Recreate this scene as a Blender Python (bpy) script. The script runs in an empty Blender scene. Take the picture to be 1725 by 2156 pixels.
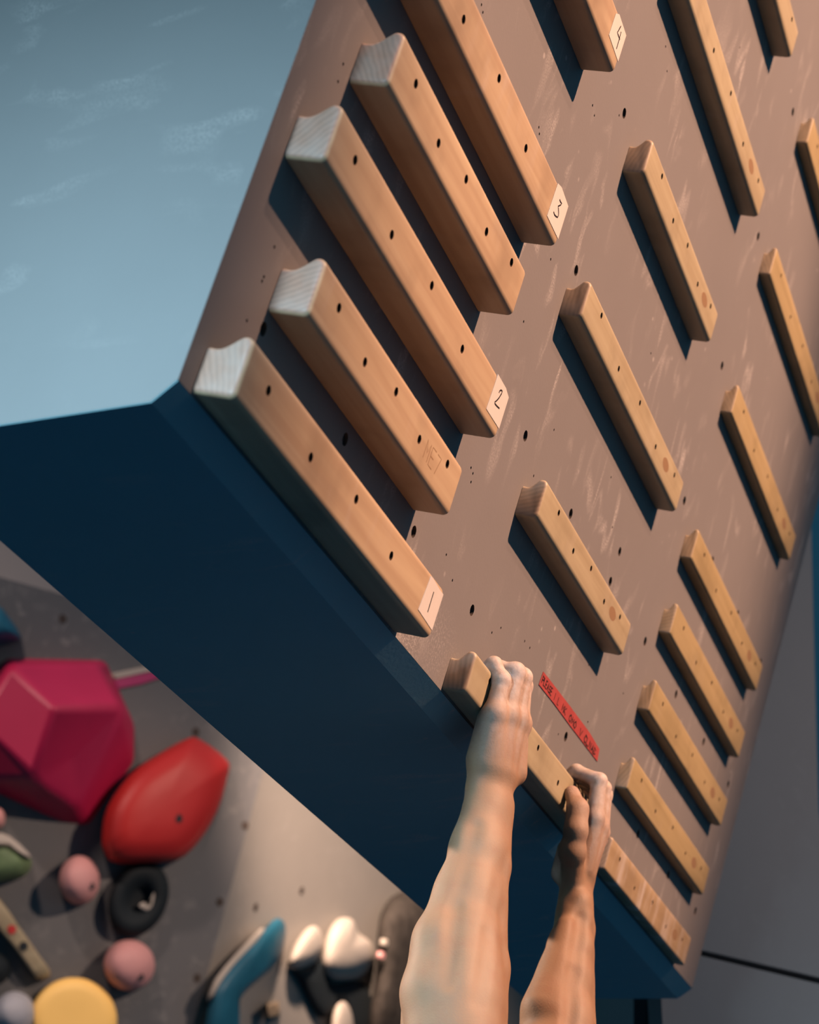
import bpy, bmesh, math, random
import numpy as np
from mathutils import Matrix, Vector

# ------------------------------------------------------------------ camera, world, lights, exposure
F_PX = 4883.2225; CX, CY = 862.5, 1078.0
# board frame -> camera frame (x right, y down, z forward); board frame: X along rungs, Y up the board, Z out of the board
RM = np.array([[0.2931487, 0.2893171, 0.9112406], [0.4002139, -0.9027226, 0.1578627], [0.8682699, 0.3184139, -0.3804207]])
TV = np.array([-0.1677215, -0.0929384, 1.78788])
CAMB = -RM.T @ TV
TH = math.radians(18.0); Z0 = 2.2                   # board overhangs 18 degrees; its lower edge hangs 2.2 m above the floor
WB = np.array([[1, 0, 0], [0, -math.sin(TH), -math.cos(TH)], [0, math.cos(TH), -math.sin(TH)]])
OFF = np.array([0, 0, Z0])
def b2w(p): return WB @ np.asarray(p, float) + OFF
BM = Matrix(((1, 0, 0, 0), (0, -math.sin(TH), -math.cos(TH), 0), (0, math.cos(TH), -math.sin(TH), Z0), (0, 0, 0, 1)))
RW = RM @ WB.T                                      # rows: camera right, down, forward in world
CAMW = b2w(CAMB)

scene = bpy.context.scene
C = scene.collection
cd = bpy.data.cameras.new('camera'); cam = bpy.data.objects.new('camera', cd); C.objects.link(cam)
cd.sensor_fit = 'VERTICAL'; cd.sensor_height = 36.0; cd.lens = F_PX / 2156 * 36.0
cd.clip_start = 0.05; cd.clip_end = 100
r, dn, fw = RW
cam.matrix_world = Matrix(((r[0], -dn[0], -fw[0], CAMW[0]), (r[1], -dn[1], -fw[1], CAMW[1]), (r[2], -dn[2], -fw[2], CAMW[2]), (0, 0, 0, 1)))
cd.dof.use_dof = True; cd.dof.focus_distance = 2.40; cd.dof.aperture_fstop = cd.lens / 11.0
scene.camera = cam

scene.view_settings.view_transform = 'Standard'; scene.view_settings.look = 'None'
scene.view_settings.gamma = 1.0; scene.view_settings.use_curve_mapping = False
scene.view_settings.exposure = 0.0

world = bpy.data.worlds.new('gym_air'); scene.world = world; world.use_nodes = True
world.node_tree.nodes['Background'].inputs[0].default_value = (0.042, 0.118, 0.180, 1)
world.node_tree.nodes['Background'].inputs[1].default_value = 1.65

def aim(o, target):
    d = Vector(target) - o.location
    o.rotation_euler = d.to_track_quat('-Z', 'Y').to_euler()
def spot(name, loc, target, power, col, size_deg, blend, radius):
    l = bpy.data.lights.new(name, 'SPOT'); l.energy = power; l.color = col
    l.spot_size = math.radians(size_deg); l.spot_blend = blend; l.shadow_soft_size = radius
    o = bpy.data.objects.new(name, l); C.objects.link(o); o.location = loc; aim(o, target); return o
KEY = b2w((0.15, 5.3, 4.0))
KEY2 = b2w((0.20, 6.45, 4.0))
spot('assumed_ceiling_spot', KEY, b2w((0.96, 0.60, 0)), 6250, (1.0, 0.56, 0.36), 20.4, 0.65, 0.05)  # assumed key lamp, direction taken from the rung shadows
spot('assumed_ceiling_spot', KEY2, b2w((0.85, 0.6, 0)), 850, (1.0, 0.58, 0.40), 22, 0.8, 0.05)  # assumed second lamp for the outer edge of the doubled shadows
# assumed cool side lamp, no window built, almost in line with the board's face
wl = bpy.data.lights.new('assumed_side_light', 'AREA'); wl.energy = 6.4; wl.color = (0.53, 0.81, 1.0); wl.shape = 'RECTANGLE'; wl.size = 0.8; wl.size_y = 0.8; wl.spread = math.radians(17)  # assumed lamp, narrow spread set to grade the light on the box flank
wo = bpy.data.objects.new('assumed_side_light', wl); C.objects.link(wo); wo.location = (-3.4, 0.10, 2.42); aim(wo, (0.0, 0.08, 2.06))
# assumed warm lamps over the far wall, with added fills for it and the side wall
spot('added_far_wall_spot', (2.7, -2.6, 4.5), (3.65, 1.75, 2.6), 620, (1.0, 0.72, 0.56), 24, 0.9, 0.08)  # added frontal fill, raises the base level on the far wall
spot('added_far_wall_spot', (1.0, 1.3, 4.7), (3.55, 1.75, 2.85), 230, (1.0, 0.74, 0.62), 48, 0.9, 0.08)  # assumed lamp, placed so the hold shadows fall down and right
spot('added_far_wall_spot', (2.25, 0.50, 4.2), (4.85, 1.41, 2.95), 1950, (1.0, 0.70, 0.53), 25, 1.0, 0.08)  # assumed lamp for the bright warm pool on the far wall
spot('assumed_rear_spot', (0.60, 3.0, 3.76), (0.92, 0.0, 1.93), 1200, (1.0, 0.72, 0.56), 16, 0.6, 0.05)  # assumed lamp behind the box, lights the wall-side edges of the arms
spot('side_wall_fill', (1.2, -3.6, 4.9), (2.9, -0.35, 2.5), 330, (1.0, 0.78, 0.68), 30, 1.0, 0.06)  # added fill lamp that lifts the dark side wall

# ------------------------------------------------------------------ helpers
def ray(px, py):
    return np.array([(px - CX) / F_PX, (py - CY) / F_PX, 1.0])
def on_board(px, py, Z=0.0):
    v = RM.T @ ray(px, py); return CAMB + v * (Z - CAMB[2]) / v[2]
def at_x(px, py, X):
    v = RM.T @ ray(px, py); return CAMB + v * (X - CAMB[0]) / v[0]
def on_plane(px, py, p0, n):
    v = RW.T @ ray(px, py); return CAMW + v * (np.dot(np.asarray(p0) - CAMW, n) / np.dot(v, n))

def tag(o, label=None, cat=None, group=None, kind=None):
    if label: o['label'] = label
    if cat: o['category'] = cat
    if group: o['group'] = group
    if kind: o['kind'] = kind
    return o
def mesh_obj(name, verts, faces, mat=None, parent=None, smooth=False, matrix=None):
    me = bpy.data.meshes.new(name); me.from_pydata([tuple(map(float, v)) for v in verts], [], [tuple(map(int, f)) for f in faces]); me.update()
    return link(name, me, mat, parent, smooth, matrix)
def link(name, me, mat=None, parent=None, smooth=False, matrix=None):
    o = bpy.data.objects.new(name, me); C.objects.link(o)
    if mat and not me.materials: me.materials.append(mat)
    if smooth: me.polygons.foreach_set('use_smooth', [True] * len(me.polygons))
    if matrix is not None: o.matrix_world = matrix
    if parent: o.parent = parent
    return o
def bm_obj(name, bm, mat=None, parent=None, smooth=False, matrix=None):
    me = bpy.data.meshes.new(name); bm.normal_update(); bm.to_mesh(me); bm.free()
    return link(name, me, mat, parent, smooth, matrix)
def empty(name, matrix=None):
    o = bpy.data.objects.new(name, None); C.objects.link(o); o.empty_display_size = 0.05
    if matrix is not None: o.matrix_world = matrix
    return o
def cyl_data(n, r0, r1, z0, z1, cap0=True, cap1=True, axis='z'):
    v, f = [], []
    for r_, z in ((r0, z0), (r1, z1)):
        for i in range(n):
            a = 2 * math.pi * i / n; v.append((r_ * math.cos(a), r_ * math.sin(a), z))
    for i in range(n): f.append((i, (i + 1) % n, n + (i + 1) % n, n + i))
    if cap0: f.append(tuple(range(n))[::-1])
    if cap1: f.append(tuple(range(n, 2 * n)))
    return v, f
def autosmooth(o, deg=35):
    me = o.data; me.polygons.foreach_set('use_smooth', [True] * len(me.polygons))
    me.set_sharp_from_angle(angle=math.radians(deg))

# ------------------------------------------------------------------ materials
def new_mat(name):
    m = bpy.data.materials.new(name); m.use_nodes = True
    nt = m.node_tree; b = nt.nodes['Principled BSDF']; return m, nt, b
def N(nt, t, **kw):
    n = nt.nodes.new(t)
    for k, v in kw.items(): setattr(n, k, v)
    return n
def setin(n, **kw):
    for k, v in kw.items(): n.inputs[k.replace('_', ' ')].default_value = v
def mixrgb(nt, a, b, fac, mode='MIX'):
    m = N(nt, 'ShaderNodeMix', data_type='RGBA', blend_type=mode)
    for i, s in ((6, a), (7, b), (0, fac)):
        if hasattr(s, 'is_output'): nt.links.new(s, m.inputs[i])
        elif i == 0: m.inputs[0].default_value = s
        else: m.inputs[i].default_value = (*s, 1) if len(s) == 3 else s
    return m.outputs[2]
def ramp(nt, src, p0, p1, c0=(0, 0, 0), c1=(1, 1, 1)):
    n = N(nt, 'ShaderNodeValToRGB'); n.color_ramp.elements[0].position = p0; n.color_ramp.elements[1].position = p1
    n.color_ramp.elements[0].color = (*c0, 1); n.color_ramp.elements[1].color = (*c1, 1); nt.links.new(src, n.inputs[0]); return n.outputs[0]
def math_n(nt, op, a, b=None):
    n = N(nt, 'ShaderNodeMath', operation=op)
    for i, s in ((0, a), (1, b)):
        if s is None: continue
        if hasattr(s, 'is_output'): nt.links.new(s, n.inputs[i])
        else: n.inputs[i].default_value = s
    return n.outputs[0]
def noise(nt, vec, scale, detail=3, rough=0.55, dist=0.0):
    n = N(nt, 'ShaderNodeTexNoise'); setin(n, Scale=scale, Detail=detail, Roughness=rough, Distortion=dist)
    if vec is not None: nt.links.new(vec, n.inputs['Vector'])
    return n.outputs['Fac']
def objco(nt, scale=(1, 1, 1), rot=(0, 0, 0), rnd=False):
    tc = N(nt, 'ShaderNodeTexCoord'); mp = N(nt, 'ShaderNodeMapping'); nt.links.new(tc.outputs['Object'], mp.inputs['Vector'])
    mp.inputs['Scale'].default_value = scale; mp.inputs['Rotation'].default_value = rot
    if rnd:
        oi = N(nt, 'ShaderNodeObjectInfo'); vm = N(nt, 'ShaderNodeVectorMath', operation='SCALE'); cb = N(nt, 'ShaderNodeCombineXYZ')
        for i in range(3): nt.links.new(oi.outputs['Random'], cb.inputs[i])
        nt.links.new(cb.outputs[0], vm.inputs[0]); vm.inputs['Scale'].default_value = 37.0
        nt.links.new(vm.outputs[0], mp.inputs['Location'])
    return mp.outputs['Vector']
def bump(nt, b, h, strength, dist=0.001):
    n = N(nt, 'ShaderNodeBump'); n.inputs['Strength'].default_value = strength; n.inputs['Distance'].default_value = dist
    nt.links.new(h, n.inputs['Height']); nt.links.new(n.outputs[0], b.inputs['Normal'])

def plain(name, col, rough=0.5, spec=0.4, metal=0.0, var=0.12, vscale=9, bumps=0.0, bscale=60):
    m, nt, b = new_mat(name); v = objco(nt)
    f = noise(nt, v, vscale, 4)
    c = mixrgb(nt, tuple(x * (1 - var) for x in col), tuple(min(1, x * (1 + var)) for x in col), f)
    nt.links.new(c, b.inputs['Base Color']); setin(b, Roughness=rough, Metallic=metal); b.inputs['Specular IOR Level'].default_value = spec
    if bumps: bump(nt, b, noise(nt, v, bscale, 4), bumps)
    return m

def wall_paint(name, base, chalk=0.5, chalkcol=(0.33, 0.31, 0.29), corner=None):
    """grey textured climbing-wall paint with hand-rubbed chalk streaks and scuffs"""
    m, nt, b = new_mat(name)
    v = objco(nt); big = noise(nt, v, 2.2, 3); mid = noise(nt, v, 14, 4)
    c = mixrgb(nt, tuple(x * 0.90 for x in base), tuple(x * 1.10 for x in base), mixrgb(nt, big, mid, 0.4))
    # chalk finger streaks, stretched up the board
    vs = objco(nt, (30, 12, 30), (0, 0, 0.25)); st = noise(nt, vs, 1.0, 2, 0.5, 0.8)
    vm = noise(nt, v, 3.3, 2); msk = ramp(nt, vm, 0.42, 0.62); stk = ramp(nt, st, 0.56, 0.72)
    fine = noise(nt, v, 420, 2); fm = ramp(nt, fine, 0.35, 0.65)
    k = math_n(nt, 'MULTIPLY', math_n(nt, 'MULTIPLY', stk, msk), math_n(nt, 'MULTIPLY', fm, chalk))
    # small chalk specks
    vo = N(nt, 'ShaderNodeTexVoronoi'); vo.inputs['Scale'].default_value = 26; nt.links.new(v, vo.inputs['Vector'])
    sp = ramp(nt, vo.outputs['Distance'], 0.05, 0.10, (1, 1, 1), (0, 0, 0)); spm = ramp(nt, noise(nt, v, 9, 2), 0.56, 0.62)
    k = math_n(nt, 'MAXIMUM', k, math_n(nt, 'MULTIPLY', math_n(nt, 'MULTIPLY', sp, spm), chalk * 0.5))
    if corner:   # worn, chalk-dusted patch by the lower edge, centre (x, y) and radius in board metres
        tc = N(nt, 'ShaderNodeTexCoord')
        for (cx_, cy_, sx, sy, amt) in corner:
            mp = N(nt, 'ShaderNodeMapping'); nt.links.new(tc.outputs['Object'], mp.inputs['Vector'])
            mp.inputs['Location'].default_value = (-cx_ / sx, -cy_ / sy, 0); mp.inputs['Scale'].default_value = (1 / sx, 1 / sy, 0)
            ln = N(nt, 'ShaderNodeVectorMath', operation='LENGTH'); nt.links.new(mp.outputs[0], ln.inputs[0])
            fall = ramp(nt, ln.outputs['Value'], 0.15, 1.0, (1, 1, 1), (0, 0, 0))
            spk = ramp(nt, noise(nt, v, 330, 3, 0.7), 0.50, 0.60)
            k = math_n(nt, 'MAXIMUM', k, math_n(nt, 'MULTIPLY', math_n(nt, 'MULTIPLY', fall, spk), amt))
    c = mixrgb(nt, c, chalkcol, k)
    nt.links.new(c, b.inputs['Base Color']); setin(b, Roughness=0.62); b.inputs['Specular IOR Level'].default_value = 0.3
    bump(nt, b, noise(nt, v, 230, 3), 0.18, 0.0006)
    return m

def wood(name, c0, c1, endc, chalk=0.25, thr=0.0):
    m, nt, b = new_mat(name)
    v = objco(nt, (1, 1, 1), rnd=True)
    vg = N(nt, 'ShaderNodeMapping'); nt.links.new(v, vg.inputs['Vector']); vg.inputs['Scale'].default_value = (3.0, 70, 70); vg.inputs['Rotation'].default_value = (0, 0, 0.05)
    g = noise(nt, vg.outputs[0], 1.0, 3, 0.55, 0.5); bl = noise(nt, v, 11, 3)
    c = mixrgb(nt, c0, c1, ramp(nt, g, 0.3, 0.72))
    c = mixrgb(nt, c, tuple(x * 0.72 for x in c0), ramp(nt, bl, 0.50, 0.82))
    # chalky hand-rub along the face
    vr = N(nt, 'ShaderNodeMapping'); nt.links.new(v, vr.inputs['Vector']); vr.inputs['Scale'].default_value = (34, 9, 30); vr.inputs['Rotation'].default_value = (0, 0, 0.35)
    rb = ramp(nt, noise(nt, vr.outputs[0], 1.0, 3), 0.55 - thr * 0.6, 0.8 - thr); pm = ramp(nt, noise(nt, v, 6, 2), 0.45 - thr, 0.7 - thr)
    c = mixrgb(nt, c, (0.345, 0.293, 0.248), math_n(nt, 'MULTIPLY', math_n(nt, 'MULTIPLY', rb, pm), chalk))
    # end grain: growth rings across the sawn end, chalk-dusted
    tc = N(nt, 'ShaderNodeTexCoord'); oi = N(nt, 'ShaderNodeObjectInfo')
    mp = N(nt, 'ShaderNodeMapping'); nt.links.new(tc.outputs['Object'], mp.inputs['Vector'])
    ang = N(nt, 'ShaderNodeCombineXYZ'); nt.links.new(math_n(nt, 'MULTIPLY', oi.outputs['Random'], 2.4), ang.inputs[0]); nt.links.new(ang.outputs[0], mp.inputs['Rotation'])
    w = N(nt, 'ShaderNodeTexWave', wave_type='BANDS', bands_direction='Y'); nt.links.new(mp.outputs[0], w.inputs['Vector'])
    setin(w, Scale=62.0, Distortion=5.0, Detail=2.0); w.inputs['Detail Scale'].default_value = 0.6
    ec = mixrgb(nt, tuple(x * 0.84 for x in endc), endc, ramp(nt, w.outputs['Fac'], 0.25, 0.7))
    ec = mixrgb(nt, ec, (0.37, 0.33, 0.295), math_n(nt, 'MULTIPLY', ramp(nt, noise(nt, v, 40, 3), 0.35, 0.75), 0.3))
    geo = N(nt, 'ShaderNodeNewGeometry'); vt = N(nt, 'ShaderNodeVectorTransform', vector_type='NORMAL', convert_from='WORLD', convert_to='OBJECT')
    nt.links.new(geo.outputs['Normal'], vt.inputs[0]); sx = N(nt, 'ShaderNodeSeparateXYZ'); nt.links.new(vt.outputs[0], sx.inputs[0])
    isend = ramp(nt, math_n(nt, 'ABSOLUTE', sx.outputs[0]), 0.55, 0.85)
    c = mixrgb(nt, c, ec, isend)
    nt.links.new(c, b.inputs['Base Color']); setin(b, Roughness=0.5); b.inputs['Specular IOR Level'].default_value = 0.35
    bump(nt, b, g, 0.12, 0.0005)
    return m

M_BOARD = wall_paint('campus_board_paint', (0.132, 0.1235, 0.119), 1.0, corner=[(0.545, 0.02, 0.075, 0.055, 0.9), (0.62, 0.03, 0.10, 0.05, 0.35)])
M_SIDE = wall_paint('board_side_paint', (0.165, 0.165, 0.16), 0.5)
M_UNDER = wall_paint('underside_shade_blue', (0.12, 0.255, 0.29), 0.7)  # ambient blue of the shade put into the paint colour
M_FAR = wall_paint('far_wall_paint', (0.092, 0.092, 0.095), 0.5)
M_FAR2 = wall_paint('far_wall_lit_tone', (0.205, 0.19, 0.172), 0.4)  # lit copy of the far wall paint, lamplight put into the colour
M_RIGHT = wall_paint('side_wall_paint', (0.172, 0.155, 0.148), 0.15)
M_FLOOR = plain('floor_mat_vinyl', (0.06, 0.25, 0.40), 0.6, 0.3, bumps=0.1)
M_WOODL = wood('beech_large', (0.272, 0.188, 0.114), (0.345, 0.26, 0.162), (0.30, 0.17, 0.118), 0.5)
M_WOODM = wood('beech_medium', (0.238, 0.188, 0.112), (0.30, 0.25, 0.156), (0.235, 0.17, 0.117), 0.4)
M_WOODS = wood('beech_small', (0.226, 0.168, 0.080), (0.28, 0.212, 0.107), (0.25, 0.19, 0.12), 0.25)
M_WOODC = wood('beech_chalked', (0.22, 0.152, 0.083), (0.27, 0.195, 0.113), (0.27, 0.22, 0.175), 1.0, 0.14)
M_HOLE = plain('drilled_wood', (0.05, 0.03, 0.02), 0.8, 0.1)
M_PLY = plain('drilled_plywood', (0.05, 0.04, 0.035), 0.85, 0.1)
M_STEEL = plain('screw_steel', (0.10, 0.09, 0.085), 0.35, 0.5, 0.9)
M_ZINC = plain('t_nut_zinc', (0.16, 0.16, 0.16), 0.4, 0.5, 0.85)
M_PAPER = plain('paper_label', (0.41, 0.38, 0.345), 0.7, 0.2, var=0.06, vscale=60)
M_INK = plain('marker_ink', (0.012, 0.008, 0.007), 0.6, 0.2)
M_TAPE = plain('red_tape', (0.26, 0.042, 0.037), 0.45, 0.4, var=0.25, vscale=50)
M_STAMP = plain('wood_stamp', (0.18, 0.108, 0.056), 0.6, 0.3)
M_BLACK = plain('seam_black', (0.012, 0.016, 0.02), 0.7, 0.2)

# ------------------------------------------------------------------ the board box (setting)
XL, XR, YTOP = -0.0255, 2.062, 1.95
TN = 0.018
def slab(name, pts2, z0, z1, mat, matrix=None):
    n = len(pts2); v = [(x, y, z0) for x, y in pts2] + [(x, y, z1) for x, y in pts2]
    f = [tuple(range(n))[::-1], tuple(range(n, 2 * n))] + [(i, (i + 1) % n, n + (i + 1) % n, n + i) for i in range(n)]
    return mesh_obj(name, v, f, mat, matrix=matrix)
def apply_boolean(o, cutter_v, cutter_f, cut_mat):
    o.data.materials.append(cut_mat)
    me = bpy.data.meshes.new('cutter'); me.from_pydata(cutter_v, [], cutter_f); me.update()
    me.materials.append(o.data.materials[0]); me.materials.append(cut_mat)
    me.polygons.foreach_set('material_index', [1] * len(me.polygons))
    c = bpy.data.objects.new('cutter', me); C.objects.link(c); c.matrix_world = o.matrix_world.copy()
    md = o.modifiers.new('holes', 'BOOLEAN'); md.operation = 'DIFFERENCE'; md.solver = 'EXACT'; md.object = c
    bpy.context.view_layer.update()
    dg = bpy.context.evaluated_depsgraph_get(); new = bpy.data.meshes.new_from_object(o.evaluated_get(dg))
    o.modifiers.clear(); old = o.data; o.data = new; new.name = old.name
    bpy.data.objects.remove(c); bpy.data.meshes.remove(me); bpy.data.meshes.remove(old)
def add_cyl(V, F, cx, cy, r_, z0, z1, n=18):
    v, f = cyl_data(n, r_, r_, z0, z1); k = len(V)
    V += [(x + cx, y + cy, z) for x, y, z in v]; F += [tuple(i + k for i in q) for q in f]

RUNGS = {   # name: (column, x0, x1, y)
 'L1': (0, 0.000, 0.5255, 0.0), 'L15': (0, 0.070, 0.479, 0.110), 'L2': (0, 0.0105, 0.534, 0.2190), 'L25': (0, 0.0705, 0.482, 0.3305), 'L3': (0, 0.009, 0.5345, 0.440), 'L4': (0, 0.021, 0.5475, 0.6603),
 'H': (1, 0.684, 1.216, 0.0), 'M1': (1, 0.738, 1.1680, 0.2215), 'M2': (1, 0.690, 1.2205, 0.4412), 'M3': (1, 0.748, 1.1655, 0.6597), 'M4': (1, 0.694, 1.2200, 0.8798), 'M5': (1, 0.748, 1.1690, 1.1002),
 'S0': (2, 1.3720, 1.9095, 0.0), 'S1': (2, 1.3730, 1.9100, 0.1098), 'S2': (2, 1.3745, 1.9105, 0.2192), 'S3': (2, 1.3750, 1.9110, 0.3296), 'S4': (2, 1.3780, 1.9115, 0.4402), 'S5': (2, 1.3785, 1.9080, 0.6607), 'S6': (2, 1.3795, 1.9140, 0.8804), 'S7': (2, 1.3840, 1.9150, 1.1000), 'S8': (2, 1.384, 1.915, 1.3200)}
DEP = (0.0362, 0.0265, 0.0167); HGT = (0.0535, 0.0458, 0.0446); HBK = (0.0400, 0.0345, 0.0340)
def covered(x, y, pad=0.004):
    for c_, a, b_, yy in RUNGS.values():
        if a - pad < x < b_ + pad and yy - pad < y < yy + HBK[c_] + pad: return True
    return False

board = slab('wall_front', [(XL, -0.0025), (XR, -0.0025), (XR, YTOP), (XL, YTOP)], -TN, 0.0, M_BOARD, BM)
tag(board, 'grey overhanging plywood board that carries all the wooden rungs', 'wall', kind='structure')
V, F = [], []; tnuts = []
for i in range(10):
    for j in range(7):
        x, y = 0.0745 + 0.2093 * i, 0.0945 + 0.2045 * j
        if covered(x, y): continue
        add_cyl(V, F, x, y, 0.0062, -TN - 0.002, 0.002); tnuts.append((x, y))
for x, y in ((1.124, 0.341),):
    add_cyl(V, F, x, y, 0.0058, -TN - 0.002, 0.002); tnuts.append((x, y))
tiny = [(723,135),(712,172),(578,520),(556,583),(552,592),(520,675),(1248,222),(1252,243),(1135,268),(1136,282),(1304,243),(1160,546),(1103,677),(992,985),(996,997),(992,1015),(940,1168),(953,1222),(1055,1322),(1036,1332),(1105,1350),(1116,1364),(1167,905),(1124,1002),(1371,744),(1402,98),(1558,100),(1287,1005),(1238,1520),(1313,1460),(1176,1546),(1014,10),(1017,26),(1405,150),(1240,1400),(1500,1480),(1290,1110)]
for px, py in tiny:
    q = on_board(px, py)
    if not covered(q[0], q[1], 0.003): add_cyl(V, F, q[0], q[1], 0.0016, -0.004, 0.002, 8)
apply_boolean(board, V, F, M_PLY)
v, f = cyl_data(16, 0.0060, 0.0060, -0.0155, -0.004, False, False)
v2, f2 = cyl_data(16, 0.0046, 0.0046, -0.0155, -0.004, False, False)
n_ = len(v); tv = v + v2; tf = f + [tuple(i + n_ for i in q[::-1]) for q in f2] + [(16 + i, 16 + (i + 1) % 16, n_ + 16 + (i + 1) % 16, n_ + 16 + i) for i in range(16)]
tme = bpy.data.meshes.new('t_nut'); tme.from_pydata(tv, [], tf); tme.materials.append(M_ZINC); tme.update()
for x, y in tnuts:
    o = bpy.data.objects.new('t_nut', tme); C.objects.link(o); o.parent = board; o.location = (x, y, 0)

# side, underside (with its chamfered front strip) and back of the hanging box, in world metres
def w3(x, y, z): return (x, y, z + Z0)
yt, zt = WB[1][1] * YTOP, WB[2][1] * YTOP
side_pts = [(-0.0005, 0.0045), (0.0226, -0.0187), (0.0228, -0.0187)]
bk = 0.246
prof = [(0.0012, -0.0022), (0.0230, -0.0180), (bk - 0.001, -0.0180), (bk - 0.001, zt), (yt + 0.001, zt)]
def xr_at(y): return -0.34 * max(0.0, y)            # the far end of the box runs slightly inwards towards the back
def side_wall(name, x0, x1, mat, k=0):
    n = len(prof); vv = [w3(x0 + k * xr_at(y), y, z) for y, z in prof] + [w3(x1 + k * xr_at(y), y, z) for y, z in prof]
    ff = [tuple(range(n)), tuple(range(n, 2 * n))[::-1]] + [(i, n + i, n + (i + 1) % n, (i + 1) % n) for i in range(n)]
    o = mesh_obj(name, vv, ff, mat); bm = bmesh.new(); bm.from_mesh(o.data); bmesh.ops.recalc_face_normals(bm, faces=bm.faces); bm.to_mesh(o.data); bm.free(); return o
o = side_wall('wall_left', XL - 0.0002, XL + 0.018, M_SIDE); tag(o, 'pale blue-grey flank of the hanging board, dusted with chalk', 'wall', kind='structure')
o = side_wall('wall_right_flank', XR - 0.018, XR + 0.0002, M_SIDE, 1); tag(o, 'grey far end flank of the hanging board box', 'wall', kind='structure')
a, b_ = XL + 0.018, XR - 0.11; t_ = 0.016
uv = [(0.0008, -0.0030), (0.0226, -0.0187), (bk, -0.0187), (bk, -0.0187 + t_), (0.030, -0.0187 + t_), (0.012, -0.0015)]
n = 6; vv = [w3(XL + 0.0003, y, z) for y, z in uv] + [w3(XR - 0.0003 + xr_at(y), y, z) for y, z in uv]
o = mesh_obj('wall_underside', vv, [tuple(range(n)), tuple(range(n, 2 * n))[::-1]] + [(i, n + i, n + (i + 1) % n, (i + 1) % n) for i in range(n)], M_UNDER)
bm = bmesh.new(); bm.from_mesh(o.data); bmesh.ops.recalc_face_normals(bm, faces=bm.faces); bm.to_mesh(o.data); bm.free()
tag(o, 'dark shaded underside panel of the hanging board below the lowest rungs', 'wall', kind='structure')
o = mesh_obj('wall_back', [w3(a, bk - 0.012, -0.003), w3(b_, bk - 0.012, -0.003), w3(b_, bk - 0.012, zt), w3(a, bk - 0.012, zt), w3(a, bk, -0.003), w3(b_, bk, -0.003), w3(b_, bk, zt), w3(a, bk, zt)],
    [(0, 1, 2, 3), (7, 6, 5, 4), (0, 4, 5, 1), (1, 5, 6, 2), (2, 6, 7, 3), (3, 7, 4, 0)], M_UNDER)
tag(o, 'back panel closing the hanging board box', 'wall', kind='structure')
o = mesh_obj('floor', [(-6, -7, -0.05), (9, -7, -0.05), (9, 6, -0.05), (-6, 6, -0.05), (-6, -7, 0), (9, -7, 0), (9, 6, 0), (-6, 6, 0)],
    [(3, 2, 1, 0), (4, 5, 6, 7), (0, 1, 5, 4), (1, 2, 6, 5), (2, 3, 7, 6), (3, 0, 4, 7)], M_FLOOR)
tag(o, 'blue padded gym floor far below the board', 'floor', kind='structure')
for nm, lo_, hi_, lb_ in (('wall_hall_back', (-6, 5.6, 0), (9, 5.7, 7.5), 'plain grey back wall of the climbing hall'), ('wall_hall_end', (8.9, -7, 0), (9.0, 5.6, 7.5), 'plain grey end wall of the climbing hall')):
    (x0_, y0_, z0_), (x1_, y1_, z1_) = lo_, hi_
    o = mesh_obj(nm, [(x0_, y0_, z0_), (x1_, y0_, z0_), (x1_, y1_, z0_), (x0_, y1_, z0_), (x0_, y0_, z1_), (x1_, y0_, z1_), (x1_, y1_, z1_), (x0_, y1_, z1_)], [(3, 2, 1, 0), (4, 5, 6, 7), (0, 1, 5, 4), (1, 2, 6, 5), (2, 3, 7, 6), (3, 0, 4, 7)], M_RIGHT)
    tag(o, lb_, 'wall', kind='structure')

# ------------------------------------------------------------------ rungs
def rung_profile(dep, h, hb, n=7):
    """closed outline in (z, y): flat back and bottom, rounded front edges, raised front lip and a scooped top"""
    rb = min(0.0065, dep * 0.28); rt = min(0.0075, dep * 0.26); P = []
    P.append((0, 0))
    for i in range(n + 1):                              # bottom front round
        a_ = -math.pi / 2 + (math.pi / 2) * i / n; P.append((dep - rb + rb * math.cos(a_), rb + rb * math.sin(a_)))
    for i in range(n + 1):                              # front lip over the top
        a_ = (math.pi * 0.66) * i / n; P.append((dep - rt + rt * math.cos(a_), h - rt + rt * math.sin(a_)))
    z1, y1 = P[-1]; z3, y3 = dep * 0.16, hb
    for i in range(1, 9):                               # scoop
        t = i / 9; s = t * t * (3 - 2 * t)
        P.append((z1 + (z3 - z1) * t, y1 + (y3 - y1) * (s * 0.55 + 0.45 * (1 - (1 - t) ** 2)) - 0.0007 * math.sin(math.pi * min(1, t * 1.1))))
    P.append((z3, hb)); P.append((0, hb + 0.0004))
    return P
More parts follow.
